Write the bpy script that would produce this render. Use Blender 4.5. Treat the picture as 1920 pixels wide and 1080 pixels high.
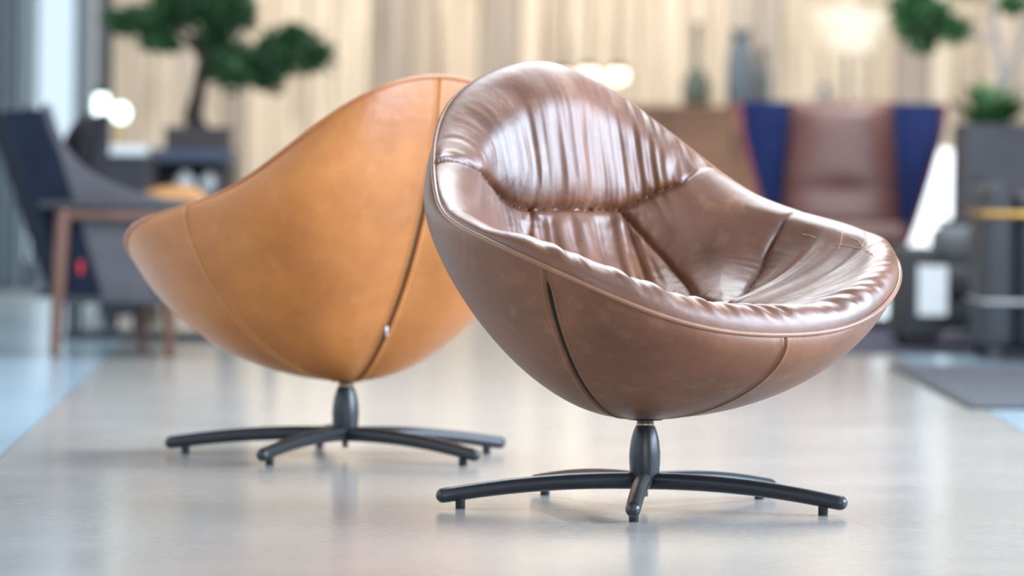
import bpy, bmesh, math, random
import numpy as np
from mathutils import Matrix, Vector

SC = bpy.context.scene
COL = SC.collection
for _o in list(bpy.data.objects):
    bpy.data.objects.remove(_o)

# ------------------------------------------------------------------ camera
F_PX, CAM_H, HORIZON, ROLL = 8500.0, .5890, 327.23, .01299
cam_data = bpy.data.cameras.new('camera')
cam_data.sensor_width = 36.0
cam_data.lens = F_PX/1920*36.0
cam_data.shift_x = -2.76/1920
cam_data.shift_y = (HORIZON-540)/1920
cam_data.clip_end = 200
cam_data.dof.use_dof = True
cam_data.dof.focus_distance = 7.75
cam_data.dof.aperture_fstop = cam_data.lens/1000/.052
cam = bpy.data.objects.new('camera', cam_data)
COL.objects.link(cam)
cam.matrix_world = (Matrix.Translation((0, 0, CAM_H)) @ Matrix.Rotation(math.pi/2, 4, 'X')
                    @ Matrix.Rotation(ROLL, 4, 'Z'))
SC.camera = cam

# ------------------------------------------------------------------ world: bright overcast sky outside the windows
world = bpy.data.worlds.new('overcast_sky')
SC.world = world
world.use_nodes = True
bgn = world.node_tree.nodes['Background']
bgn.inputs[0].default_value = (.80, .92, 1.0, 1)
bgn.inputs[1].default_value = 1.6

SC.view_settings.view_transform = 'Standard'
SC.view_settings.look = 'None'
SC.view_settings.exposure = -0.46
SC.view_settings.gamma = 1.0
SC.view_settings.use_curve_mapping = False

# ------------------------------------------------------------------ large lights: daylight at the windows and skylights
def area_light(name, loc, target, sx, sy, power, color):
    d = bpy.data.lights.new(name, 'AREA')
    d.shape = 'RECTANGLE'; d.size = sx; d.size_y = sy; d.energy = power; d.color = color
    o = bpy.data.objects.new(name, d); COL.objects.link(o)
    o.location = loc
    o.rotation_euler = (Vector(target)-Vector(loc)).to_track_quat('-Z', 'Y').to_euler()
    return o
COOL = (.86, .93, 1.0)
area_light('skylight_front', (1.0, 4.5, 3.72), (1.0, 4.5, 0), 3.0, 3.0, 60, COOL)
area_light('skylight_middle', (.9, 10.8, 3.72), (.9, 10.8, 0), 2.6, 3.6, 470, COOL)
area_light('skylight_far', (.8, 16.5, 3.72), (.8, 16.5, 0), 3.0, 4.0, 220, COOL)
area_light('window_daylight_left', (-2.5, 10.0, 1.7), (0, 10.0, 1.6), 10.0, 2.8, 75, (.72, .87, 1.0))
area_light('window_daylight_right', (4.3, 7.2, 1.85), (0, 7.2, 1.6), 4.6, 2.1, 1000, (.66, .80, 1.0))
area_light('window_daylight_behind', (.8, -2.4, 1.9), (.8, 4, 1.5), 4.5, 2.6, 270, (1.0, .96, .91))
# added spot with no known source, only there to brighten the white plinth
area_light('added_plinth_spot', (1.75, 17.6, 3.55), (1.80, 19.4, .35), .12, .12, 45, (.95, 1.0, 1.0)).data.spread = math.radians(50)
# warm track lamps washing the timber wall
for _k, (_x, _pw) in enumerate(((-.50, 30), (.35, 38), (1.8, 13), (2.9, 10))):
    area_light('wall_washer', (_x, 20.1, 3.55), (_x, 21.9, 1.0), .5, .2, _pw*2.6, (1.0, .89, .77))


# ------------------------------------------------------------------ helpers
RNG = random.Random(7)
def at(px, py, D):
    """world point at depth D seen at photo pixel (px, py)"""
    c, s = math.cos(ROLL), math.sin(ROLL)
    du, dv = px-960, py-540
    u = c*du+s*dv; v = -s*du+c*dv
    return Vector((u*D/F_PX, D, CAM_H-(v-(HORIZON-540))*D/F_PX))
def link(name, me, mat, parent=None, smooth=True):
    o = bpy.data.objects.new(name, me); COL.objects.link(o)
    if mat is not None: me.materials.append(mat)
    if smooth and len(me.polygons):
        me.polygons.foreach_set('use_smooth', [True]*len(me.polygons))
    if parent is not None: o.parent = parent
    return o
def thing(name, label, cat, loc=(0, 0, 0), rz=0.0, group=None):
    o = bpy.data.objects.new(name, None); COL.objects.link(o)
    o.empty_display_size = .1
    o.location = loc; o.rotation_euler = (0, 0, rz)
    tag(o, label, cat, group)
    return o
def tag(o, label=None, cat=None, group=None, kind=None):
    if label: o['label'] = label
    if cat: o['category'] = cat
    if group: o['group'] = group
    if kind: o['kind'] = kind
    return o
class MB:
    """collects simple shapes into one mesh"""
    def __init__(self): self.v = []; self.f = []
    def add(self, vs, fs):
        n = len(self.v); self.v += [tuple(p) for p in vs]; self.f += [tuple(i+n for i in q) for q in fs]
        return self
    def grid(self, X, Y, Z, closed=False, flip=False):
        nu, nv = X.shape
        n = len(self.v)
        self.v += list(zip(X.ravel().tolist(), Y.ravel().tolist(), Z.ravel().tolist()))
        for i in range(nu if closed else nu-1):
            a, b = i*nv, ((i+1) % nu)*nv
            for j in range(nv-1):
                q = (n+a+j, n+b+j, n+b+j+1, n+a+j+1)
                self.f.append(q[::-1] if flip else q)
        return self
    def box(self, x0, x1, y0, y1, z0, z1, bev=0.0, seg=2, M=None):
        bm = bmesh.new()
        bmesh.ops.create_cube(bm, size=1)
        for v in bm.verts:
            v.co = Vector(((x0+x1)/2+v.co.x*(x1-x0), (y0+y1)/2+v.co.y*(y1-y0), (z0+z1)/2+v.co.z*(z1-z0)))
        if bev: bmesh.ops.bevel(bm, geom=bm.edges[:], offset=bev, segments=seg, profile=.5, affect='EDGES')
        if M is not None: bm.transform(M)
        bm.verts.index_update()
        self.add([v.co[:] for v in bm.verts], [[v.index for v in f.verts] for f in bm.faces]); bm.free()
        return self
    def prism(self, pts, y0, y1, M=None):
        """polygon in x-z extruded along y"""
        n = len(pts)
        vs = [(a, y0, b) for a, b in pts]+[(a, y1, b) for a, b in pts]
        if M is not None: vs = [tuple(M @ Vector(v)) for v in vs]
        fs = [tuple(range(n)), tuple(range(2*n-1, n-1, -1))]+[(i, i+n, (i+1) % n+n, (i+1) % n) for i in range(n)]
        return self.add(vs, fs)
    def tube(self, path, rad, n=14, caps=True, closed=False):
        P = [Vector(p) for p in path]; m = len(P)
        R = rad if isinstance(rad, (list, tuple)) else [rad]*m
        if caps and not closed:
            d0 = (P[0]-P[1]).normalized(); d1 = (P[-1]-P[-2]).normalized()
            a0 = [(P[0]+d0*R[0]*math.sin(t), R[0]*math.cos(t)) for t in (1.5, 1.2, .8, .4)]
            a1 = [(P[-1]+d1*R[-1]*math.sin(t), R[-1]*math.cos(t)) for t in (.4, .8, 1.2, 1.5)]
            P = [a for a, b in a0]+P+[a for a, b in a1]; R = [b for a, b in a0]+list(R)+[b for a, b in a1]; m = len(P)
        rings = []; ref = None
        for i in range(m):
            if closed: t = P[(i+1) % m]-P[i-1]
            else: t = P[min(i+1, m-1)]-P[max(i-1, 0)]
            t.normalize()
            if ref is None: ref = Vector((0, 0, 1)) if abs(t.z) < .9 else Vector((1, 0, 0))
            u = (ref-t*ref.dot(t)).normalized(); w = t.cross(u); ref = u
            rings.append([P[i]+(u*math.cos(k*2*math.pi/n)+w*math.sin(k*2*math.pi/n))*R[i] for k in range(n)])
        vs = [p for r in rings for p in r]; fs = []
        for i in range(m if closed else m-1):
            a, b = i*n, ((i+1) % m)*n
            for k in range(n): fs.append((a+k, a+(k+1) % n, b+(k+1) % n, b+k))
        if not closed: fs += [tuple(range(n-1, -1, -1)), tuple((m-1)*n+k for k in range(n))]
        return self.add(vs, fs)
    def lathe(self, prof, n=28, c=(0, 0, 0)):
        vs = []; fs = []
        for r, z in prof:
            for k in range(n): vs.append((c[0]+r*math.cos(2*math.pi*k/n), c[1]+r*math.sin(2*math.pi*k/n), c[2]+z))
        for i in range(len(prof)-1):
            for k in range(n): fs.append((i*n+k, i*n+(k+1) % n, (i+1)*n+(k+1) % n, (i+1)*n+k))
        fs += [tuple(range(n-1, -1, -1)), tuple((len(prof)-1)*n+k for k in range(n))]
        return self.add(vs, fs)
    def ball(self, c, rx, ry=None, rz=None, n=16, m=10):
        ry = ry or rx; rz = rz or rx
        prof = [(math.sin(math.pi*i/m), -math.cos(math.pi*i/m)) for i in range(m+1)]
        prof[0] = (.02, -1); prof[-1] = (.02, 1)
        b = MB().lathe(prof, n)
        return self.add([(c[0]+x*rx, c[1]+y*ry, c[2]+z*rz) for x, y, z in b.v], b.f)
    def pillow(self, sx, sy, sz, n=14, e=2.6, M=None):
        """soft cushion: two domed faces meeting at a thin edge"""
        g = np.linspace(-1, 1, n)
        A, B = np.meshgrid(g, g, indexing='ij')
        puff = np.clip((1-np.abs(A)**e)*(1-np.abs(B)**e), 0, 1)**.5
        pin = 1-.06*(1-np.abs(A)**2)*np.abs(B)**4
        pin2 = 1-.06*(1-np.abs(B)**2)*np.abs(A)**4
        b = MB()
        b.grid(A*sx/2*pin2, B*sy/2*pin, puff*sz/2+.004, flip=False)
        b.grid(A*sx/2*pin2, B*sy/2*pin, -puff*sz/2-.004, flip=True)
        if M is not None: b.v = [tuple(M @ Vector(v)) for v in b.v]
        return self.add(b.v, b.f)
    def build(self, name, mat, parent=None, smooth=True, sharp=None):
        me = bpy.data.meshes.new(name); me.from_pydata(self.v, [], self.f); me.update()
        o = link(name, me, mat, parent, smooth)
        if sharp:
            me.set_sharp_from_angle(angle=math.radians(sharp))
        return o

# ------------------------------------------------------------------ materials
def srgb(r, g, b):
    f = lambda c: c/12.92 if c <= .04045 else ((c+.055)/1.055)**2.4
    return (f(r/255), f(g/255), f(b/255), 1)
def new_mat(name):
    m = bpy.data.materials.new(name); m.use_nodes = True
    nt = m.node_tree; b = nt.nodes['Principled BSDF']
    return m, nt, b
def N(nt, kind, **kw):
    n = nt.nodes.new(kind)
    for k, v in kw.items():
        if k in n.inputs: n.inputs[k].default_value = v
        else: setattr(n, k, v)
    return n
def ramp(nt, fac, stops):
    r = nt.nodes.new('ShaderNodeValToRGB'); el = r.color_ramp.elements
    el[0].position, el[0].color = stops[0]; el[1].position, el[1].color = stops[-1]
    for p, c in stops[1:-1]:
        e = el.new(p); e.color = c
    nt.links.new(fac, r.inputs[0]); return r
def mixc(nt, fac, a, b, mode='MIX'):
    m = nt.nodes.new('ShaderNodeMix'); m.data_type = 'RGBA'; m.blend_type = mode
    L = nt.links
    for sock, val in ((m.inputs[0], fac), (m.inputs[6], a), (m.inputs[7], b)):
        if hasattr(val, 'is_linked'): L.new(val, sock)
        else: sock.default_value = val
    return m.outputs[2]
def plain(name, col, rough=.6, var=.12, scale=14.0, metal=0.0, bump=.0, bscale=200.0, spec=.5):
    """one colour with a faint procedural mottling and optional relief"""
    m, nt, b = new_mat(name); L = nt.links
    tc = N(nt, 'ShaderNodeTexCoord')
    n = N(nt, 'ShaderNodeTexNoise', Scale=scale, Detail=4.0)
    L.new(tc.outputs['Object'], n.inputs['Vector'])
    lo = tuple(c*(1-var) for c in col[:3])+(1,); hi = tuple(min(1, c*(1+var)) for c in col[:3])+(1,)
    r = ramp(nt, n.outputs['Fac'], [(.3, lo), (.7, hi)])
    L.new(r.outputs[0], b.inputs['Base Color'])
    b.inputs['Roughness'].default_value = rough; b.inputs['Metallic'].default_value = metal
    b.inputs['Specular IOR Level'].default_value = spec
    if bump:
        n2 = N(nt, 'ShaderNodeTexNoise', Scale=bscale, Detail=3.0); L.new(tc.outputs['Object'], n2.inputs['Vector'])
        bp = N(nt, 'ShaderNodeBump', Strength=bump, Distance=.002); L.new(n2.outputs['Fac'], bp.inputs['Height'])
        L.new(bp.outputs[0], b.inputs['Normal'])
    return m
def leather(name, dark, mid, worn, rough=.38, worn_amt=.5, spec=.5, coat=.30):
    m, nt, b = new_mat(name); L = nt.links
    tc = N(nt, 'ShaderNodeTexCoord'); co = tc.outputs['Object']
    n1 = N(nt, 'ShaderNodeTexNoise', Scale=7.0, Detail=6.0, Roughness=.6); L.new(co, n1.inputs['Vector'])
    base = ramp(nt, n1.outputs['Fac'], [(.30, dark), (.68, mid)])
    # pale rubbed patches
    n2 = N(nt, 'ShaderNodeTexNoise', Scale=16.0, Detail=8.0, Roughness=.7); L.new(co, n2.inputs['Vector'])
    w = ramp(nt, n2.outputs['Fac'], [(.55, (0, 0, 0, 1)), (.85, (worn_amt,)*3+(1,))])
    c1 = mixc(nt, w.outputs[0], base.outputs[0], worn)
    # thin hairline scuffs: stretched noise in two directions
    col = c1
    for k, (rot, sc) in enumerate((((.3, .8, .2), (4, 130, 60)), ((1.1, -.4, .9), (110, 5, 70)))):
        mp = N(nt, 'ShaderNodeMapping'); mp.inputs['Rotation'].default_value = rot; mp.inputs['Scale'].default_value = sc
        L.new(co, mp.inputs['Vector'])
        n3 = N(nt, 'ShaderNodeTexNoise', Scale=1.0, Detail=2.0); L.new(mp.outputs[0], n3.inputs['Vector'])
        s = ramp(nt, n3.outputs['Fac'], [(.69, (0, 0, 0, 1)), (.80, (.30*worn_amt,)*3+(1,))])
        col = mixc(nt, s.outputs[0], col, worn)
    L.new(col, b.inputs['Base Color'])
    b.inputs['Specular IOR Level'].default_value = spec
    b.inputs['Coat Weight'].default_value = coat; b.inputs['Coat Roughness'].default_value = rough-.07
    rr = ramp(nt, n1.outputs['Fac'], [(.3, (rough-.06,)*3+(1,)), (.7, (rough+.07,)*3+(1,))])
    L.new(rr.outputs[0], b.inputs['Roughness'])
    # fine pebble grain plus soft unevenness
    v = N(nt, 'ShaderNodeTexVoronoi', Scale=420.0); L.new(co, v.inputs['Vector'])
    n4 = N(nt, 'ShaderNodeTexNoise', Scale=45.0, Detail=5.0); L.new(co, n4.inputs['Vector'])
    b1 = N(nt, 'ShaderNodeBump', Strength=.10, Distance=.001); L.new(v.outputs['Distance'], b1.inputs['Height'])
    b2 = N(nt, 'ShaderNodeBump', Strength=.26, Distance=.004); L.new(n4.outputs['Fac'], b2.inputs['Height'])
    L.new(b1.outputs[0], b2.inputs['Normal']); L.new(b2.outputs[0], b.inputs['Normal'])
    return m
def emission(name, col, strength):
    m, nt, b = new_mat(name)
    b.inputs['Base Color'].default_value = col
    b.inputs['Emission Color'].default_value = col; b.inputs['Emission Strength'].default_value = strength
    b.inputs['Roughness'].default_value = .3
    return m
def glassy(name, col, alpha=.25):
    """thin pane: mostly see-through, with a gloss"""
    m, nt, b = new_mat(name); L = nt.links
    t = N(nt, 'ShaderNodeBsdfTransparent'); t.inputs[0].default_value = col
    g = N(nt, 'ShaderNodeBsdfGlossy'); g.inputs['Roughness'].default_value = .03
    fr = N(nt, 'ShaderNodeFresnel', IOR=1.45)
    mx = N(nt, 'ShaderNodeMixShader'); L.new(fr.outputs[0], mx.inputs[0]); L.new(t.outputs[0], mx.inputs[1]); L.new(g.outputs[0], mx.inputs[2])
    L.new(mx.outputs[0], nt.nodes['Material Output'].inputs['Surface'])
    return m

MAT = {}
MAT['brown'] = leather('brown_aniline_leather', srgb(82, 46, 26), srgb(116, 70, 42), srgb(174, 128, 86), rough=.45, coat=.5)
MAT['brown_shell'] = leather('brown_leather_outer', srgb(98, 58, 36), srgb(124, 78, 50), srgb(172, 126, 88), rough=.50, coat=.10)
MAT['brown_trim'] = leather('brown_leather_piping', srgb(112, 72, 48), srgb(142, 97, 66), srgb(172, 130, 92), rough=.42)
MAT['tan'] = leather('cognac_aniline_leather', srgb(160, 94, 38), srgb(188, 117, 54), srgb(214, 156, 98), rough=.43, coat=.15)
MAT['tan_trim'] = leather('cognac_leather_piping', srgb(146, 82, 34), srgb(172, 100, 44), srgb(196, 130, 76), rough=.45)
MAT['thread_brown'] = plain('brown_thread', srgb(140, 98, 68), .6)
MAT['thread_tan'] = plain('pale_tan_thread', srgb(222, 172, 112), .6)
MAT['scuff'] = plain('pale_scuffed_leather', srgb(186, 140, 96), .6)
MAT['zip'] = plain('black_zipper_tape', srgb(14, 12, 12), .7)
MAT['zip_green'] = plain('dark_green_zipper_tape', srgb(22, 30, 22), .7)
MAT['steel'] = plain('zipper_pull_steel', srgb(170, 172, 175), .3, metal=1.0)
MAT['black_metal'] = plain('black_powder_coated_metal', srgb(33, 37, 42), .33, var=.06, bump=.05, bscale=900.0)
MAT['brass'] = plain('brass_ring', srgb(200, 160, 90), .3, metal=1.0)
MAT['rubber'] = plain('black_rubber', srgb(28, 30, 32), .6)

def floor_mat(name, c0, c1, c2, rough):
    m, nt, b = new_mat(name); L = nt.links
    tc = N(nt, 'ShaderNodeTexCoord'); co = tc.outputs['Object']
    n1 = N(nt, 'ShaderNodeTexNoise', Scale=1.1, Detail=7.0, Roughness=.62); L.new(co, n1.inputs['Vector'])
    r1 = ramp(nt, n1.outputs['Fac'], [(.3, c0), (.5, c1), (.72, c2)])
    n2 = N(nt, 'ShaderNodeTexNoise', Scale=40.0, Detail=6.0); L.new(co, n2.inputs['Vector'])
    r2 = ramp(nt, n2.outputs['Fac'], [(.35, (.93, .93, .93, 1)), (.65, (1, 1, 1, 1))])
    col = mixc(nt, 1.0, r1.outputs[0], r2.outputs[0], 'MULTIPLY')
    # fine pale scratches
    for rot, sc in ((.35, (90, 2.2, 1)), (-.6, (2.0, 70, 1)), (1.2, (80, 1.6, 1))):
        mp = N(nt, 'ShaderNodeMapping'); mp.inputs['Rotation'].default_value = (0, 0, rot); mp.inputs['Scale'].default_value = sc
        L.new(co, mp.inputs['Vector'])
        n3 = N(nt, 'ShaderNodeTexNoise', Scale=1.0, Detail=2.0); L.new(mp.outputs[0], n3.inputs['Vector'])
        s = ramp(nt, n3.outputs['Fac'], [(.72, (0, 0, 0, 1)), (.80, (.2, .2, .2, 1))])
        col = mixc(nt, s.outputs[0], col, srgb(200, 196, 188))
    L.new(col, b.inputs['Base Color'])
    n4 = N(nt, 'ShaderNodeTexNoise', Scale=3.0, Detail=6.0); L.new(co, n4.inputs['Vector'])
    rr = ramp(nt, n4.outputs['Fac'], [(.3, (rough-.015,)*3+(1,)), (.7, (rough+.02,)*3+(1,))])
    L.new(rr.outputs[0], b.inputs['Roughness'])
    n5 = N(nt, 'ShaderNodeTexNoise', Scale=9.0, Detail=3.0); L.new(co, n5.inputs['Vector'])
    bp = N(nt, 'ShaderNodeBump', Strength=.02, Distance=.004); L.new(n5.outputs['Fac'], bp.inputs['Height']); L.new(bp.outputs[0], b.inputs['Normal'])
    b.inputs['Specular IOR Level'].default_value = .5
    return m
MAT['floor'] = floor_mat('polished_screed', srgb(166, 163, 158), srgb(171, 167, 161), srgb(176, 171, 164), .17)
MAT['floor_blue'] = floor_mat('blue_grey_stone', srgb(160, 182, 196), srgb(166, 187, 200), srgb(171, 190, 203), .18)

def plank_mat():
    m, nt, b = new_mat('rough_sawn_timber'); L = nt.links
    tc = N(nt, 'ShaderNodeTexCoord'); oi = N(nt, 'ShaderNodeObjectInfo')
    r0 = ramp(nt, oi.outputs['Random'], [(0, srgb(160, 152, 142)), (.12, srgb(188, 174, 156)), (.25, srgb(212, 198, 178)), (.5, srgb(224, 212, 194)), (.75, srgb(204, 192, 174)), (.9, srgb(192, 184, 172)), (1, srgb(166, 160, 152))])
    ad = N(nt, 'ShaderNodeVectorMath', operation='ADD'); sc = N(nt, 'ShaderNodeVectorMath', operation='SCALE'); sc.inputs['Scale'].default_value = 31.0
    cm = N(nt, 'ShaderNodeCombineXYZ'); L.new(oi.outputs['Random'], cm.inputs[0]); L.new(oi.outputs['Random'], cm.inputs[2])
    L.new(cm.outputs[0], sc.inputs[0]); L.new(tc.outputs['Object'], ad.inputs[0]); L.new(sc.outputs[0], ad.inputs[1])
    mp = N(nt, 'ShaderNodeMapping'); mp.inputs['Scale'].default_value = (22, 22, 1.1); L.new(ad.outputs[0], mp.inputs['Vector'])
    n = N(nt, 'ShaderNodeTexNoise', Scale=1.0, Detail=5.0, Distortion=.6); L.new(mp.outputs[0], n.inputs['Vector'])
    g = ramp(nt, n.outputs['Fac'], [(.30, (.50, .46, .42, 1)), (.48, (.92, .90, .88, 1)), (.7, (1.08, 1.06, 1.04, 1))])
    c = mixc(nt, 1.0, r0.outputs[0], g.outputs[0], 'MULTIPLY'); L.new(c, b.inputs['Base Color'])
    b.inputs['Roughness'].default_value = .7
    bp = N(nt, 'ShaderNodeBump', Strength=.4, Distance=.01); L.new(n.outputs['Fac'], bp.inputs['Height']); L.new(bp.outputs[0], b.inputs['Normal'])
    return m
MAT['plank'] = plank_mat()
def wood(name, a, bcol, axis=2, rough=.5):
    m, nt, b = new_mat(name); L = nt.links
    tc = N(nt, 'ShaderNodeTexCoord'); mp = N(nt, 'ShaderNodeMapping')
    s = [40, 40, 40]; s[axis] = 2.5; mp.inputs['Scale'].default_value = s; L.new(tc.outputs['Object'], mp.inputs['Vector'])
    n = N(nt, 'ShaderNodeTexNoise', Scale=1.0, Detail=4.0, Distortion=.4); L.new(mp.outputs[0], n.inputs['Vector'])
    r = ramp(nt, n.outputs['Fac'], [(.3, a), (.7, bcol)]); L.new(r.outputs[0], b.inputs['Base Color'])
    b.inputs['Roughness'].default_value = rough
    return m
MAT['walnut'] = wood('walnut', srgb(88, 58, 46), srgb(120, 82, 66))
MAT['oak_side'] = wood('brown_oak', srgb(98, 69, 50), srgb(124, 90, 67), axis=0)
MAT['white_paint'] = plain('white_paint', srgb(232, 232, 230), .6, var=.03)
MAT['ceiling'] = plain('grey_ceiling_paint', srgb(128, 128, 128), .8, var=.04)
MAT['wall_grey'] = plain('grey_plaster', srgb(196, 196, 194), .8, var=.05)
MAT['frame'] = plain('blue_grey_window_frame', srgb(104, 120, 134), .4, var=.05)
MAT['white_frame'] = plain('pale_window_frame', srgb(176, 180, 186), .5, var=.04)
MAT['frame_dark'] = plain('dark_window_frame', srgb(58, 68, 76), .4, var=.05)
MAT['curtain'] = plain('blue_grey_curtain', srgb(128, 146, 158), .9, var=.05)
MAT['glass'] = glassy('window_glass', (.93, .97, 1.0, 1))
MAT['navy_felt'] = plain('navy_felt', srgb(26, 32, 46), .9, bump=.3, bscale=300, spec=.15)
MAT['grey_felt'] = plain('grey_felt', srgb(86, 84, 88), .9, bump=.3, bscale=300, spec=.15)
MAT['charcoal'] = plain('charcoal_fabric', srgb(58, 56, 60), .8, bump=.3, bscale=300, spec=.15)
MAT['black_leather'] = plain('black_leather', srgb(27, 29, 35), .42, bump=.2, bscale=120)
MAT['tan_soft'] = plain('tan_cushion_leather', srgb(196, 140, 84), .6)
MAT['red'] = plain('red_woven_tag', srgb(190, 40, 60), .7)
MAT['blue_fabric'] = plain('royal_blue_fabric', srgb(33, 45, 88), .85, bump=.3, bscale=300, spec=.15)
MAT['rose_shell'] = plain('rose_leather', srgb(176, 84, 92), .5)
MAT['mauve'] = leather('mauve_brown_leather', srgb(98, 62, 56), srgb(120, 79, 71), srgb(142, 102, 94), rough=.45, worn_amt=.3)
MAT['grey_leather'] = plain('grey_leather', srgb(92, 96, 98), .45, bump=.2, bscale=120)
MAT['dark_grey'] = plain('dark_grey_upholstery', srgb(52, 54, 58), .6, bump=.2, bscale=120)
MAT['planter'] = plain('grey_fibre_cement', srgb(86, 84, 90), .7)
MAT['planter_brown'] = plain('dark_brown_planter', srgb(64, 56, 58), .6)
MAT['soil'] = plain('potting_soil', srgb(44, 34, 28), .9, var=.4, scale=60)
MAT['leaf_dark'] = plain('dark_green_leaf', srgb(40, 80, 44), .5, var=.35, scale=9)
MAT['leaf'] = plain('green_leaf', srgb(66, 112, 62), .5, var=.35, scale=9)
MAT['bark'] = plain('dark_bark', srgb(60, 50, 46), .85, var=.3)
MAT['bark_pale'] = plain('pale_bark', srgb(176, 168, 172), .8, var=.2)
MAT['black_wood'] = plain('black_lacquer', srgb(40, 44, 50), .45)
MAT['blue_top'] = plain('blue_grey_lacquer', srgb(66, 76, 98), .4)
MAT['ceramic'] = plain('white_ceramic', srgb(226, 228, 230), .3, var=.04)
MAT['paper'] = plain('white_card', srgb(240, 244, 246), .7, var=.02)
MAT['rug'] = plain('dark_grey_rug', srgb(78, 80, 86), .95, var=.3, scale=120, bump=.6, bscale=400)
MAT['rug_violet'] = plain('violet_grey_rug', srgb(76, 74, 90), .95, var=.3, scale=120, bump=.6, bscale=400)
MAT['green_glass'] = plain('dark_green_glass', srgb(84, 92, 84), .12, var=.1)
MAT['blue_glass'] = plain('smoky_blue_glass', srgb(96, 108, 116), .12, var=.1)
MAT['rose_glass'] = plain('rose_glass', srgb(150, 104, 100), .2, var=.1)
MAT['globe'] = emission('lit_opal_globe', (1.0, .88, .66, 1), 4.5)
MAT['globe_cool'] = emission('lit_clear_globe', (.82, 1.0, .92, 1), 4.0)
MAT['bowl'] = emission('lit_opal_bowl', (1.0, .90, .72, 1), .6)

# BEGIN MATH
# chair shell: cosine series in the angle th (0 = front of the chair, pi = back)
C_R = (.39821, .05345, -.02996, -.01812, -.00970, .00764)      # rim radius
C_Z = (.53104, -.21769, .02063, -.02243, -.00057, .00879)      # rim height
C_A = (.03056, -.01606, -.02361, .03508)
C_B = (.20972, -.10839, .24061)
C_C = (.56644, .18119, -.16424)
Z_BOT = .1573
def cser(c, th): return sum(c[k]*np.cos(k*th) for k in range(len(c)))
def interp_deg(th, table):
    d = np.abs(np.degrees((th+np.pi) % (2*np.pi)-np.pi))
    xs = [a for a, b in table]; ys = [b for a, b in table]
    # smooth (cosine) interpolation between table knots
    i = np.clip(np.searchsorted(xs, d, side='right')-1, 0, len(xs)-2)
    xs = np.array(xs, float); ys = np.array(ys, float)
    u = np.clip((d-xs[i])/(xs[i+1]-xs[i]), 0, 1); u = u*u*(3-2*u)
    return ys[i]*(1-u)+ys[i+1]*u
def bez(P, s):
    w = ((1-s)**3, 3*s*(1-s)**2, 3*s*s*(1-s), s**3)
    return sum(w[k]*P[k][0] for k in range(4)), sum(w[k]*P[k][1] for k in range(4))
def shell_rz(th, s):
    R = cser(C_R, th); Z = cser(C_Z, th)
    a = cser(C_A, th); b = cser(C_B, th); c = cser(C_C, th)
    return bez(((R, Z), (R+a, Z-b*(Z-Z_BOT)), (c*R, Z_BOT+0*R), (0*R, Z_BOT+0*R)), s)
Z_SEAT = .335
ROLL_H = [(0, .048), (30, .05), (50, .045), (62, .034), (76, .018), (95, .014), (125, .008), (155, .015), (180, .025)]
ROLL_H_FLAT = [(0, .048), (30, .05), (50, .045), (62, .03), (76, .010), (95, .004), (125, .003), (180, .003)]
def pad_rz(th, t, flat=False):
    """inner upholstery profile: t 0 at the piping, .3 on top of the roll, 1 in the middle of the seat"""
    R = cser(C_R, th); Z = cser(C_Z, th)
    H = interp_deg(th, ROLL_H_FLAT if flat else ROLL_H)
    wt = interp_deg(th, [(0, .052), (60, .054), (95, .055), (125, .082), (180, .092)])
    dr = interp_deg(th, [(0, .004), (60, .006), (95, .016), (125, .060), (180, .085)])
    w1 = interp_deg(th, [(0, .12), (60, .115), (95, .09), (130, .088), (180, .094)])
    k1 = interp_deg(th, [(0, .55), (60, .42), (95, .45), (180, .50)])
    m2 = interp_deg(th, [(0, .5), (60, .5), (95, .6), (180, .76)])
    e2 = interp_deg(th, [(0, .0), (90, .015), (180, .05)])
    J = (R-wt, Z+H-dr)
    ra, za = bez(((R-.001, Z+.002), (R+.005, Z+.002+.85*H), (R-.55*wt, Z+1.12*H+.004), J), np.clip(t/.3, 0, 1))
    q = np.clip((t-.3)/.7, 0, 1)
    zt = Z+H-dr
    rb, zb = bez((J, (R-w1, zt-k1*(zt-Z_SEAT)), (m2*R, Z_SEAT+e2), (0*R, Z_SEAT+0*R)), q)
    return np.where(t < .3, ra, rb), np.where(t < .3, za, zb)
# END MATH

# ================================================================== the room
def struct(o): o['kind'] = 'structure'; return o
X_LEFT, X_RIGHT, Y_REAR, Y_BACK, Z_CEIL = -2.6, 4.5, -2.8, 22.0, 3.8
def joint_r(y): return 1.20+(y-10.6)*.02
# floor: screed with a blue-grey stone border along the windows; the joint runs slightly askew
def joint_x(y): return -1.03-(y-9.1)*.0455
ya, yb = Y_REAR, Y_BACK+.1
struct(MB().add([(joint_x(ya), ya, 0), (joint_r(ya), ya, 0), (joint_r(yb), yb, 0), (joint_x(yb), yb, 0),
                 (joint_x(ya), ya, -.12), (joint_r(ya), ya, -.12), (joint_r(yb), yb, -.12), (joint_x(yb), yb, -.12)],
                [(0, 1, 2, 3), (7, 6, 5, 4), (0, 4, 5, 1), (1, 5, 6, 2), (2, 6, 7, 3), (3, 7, 4, 0)]).build('floor', MAT['floor'], smooth=False))
struct(MB().add([(X_LEFT-.3, ya, 0), (joint_x(ya)-.004, ya, 0), (joint_x(yb)-.004, yb, 0), (X_LEFT-.3, yb, 0),
                 (X_LEFT-.3, ya, -.12), (joint_x(ya)-.004, ya, -.12), (joint_x(yb)-.004, yb, -.12), (X_LEFT-.3, yb, -.12)],
                [(0, 1, 2, 3), (7, 6, 5, 4), (0, 4, 5, 1), (1, 5, 6, 2), (2, 6, 7, 3), (3, 7, 4, 0)]).build('floor_border', MAT['floor_blue'], smooth=False))
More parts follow.
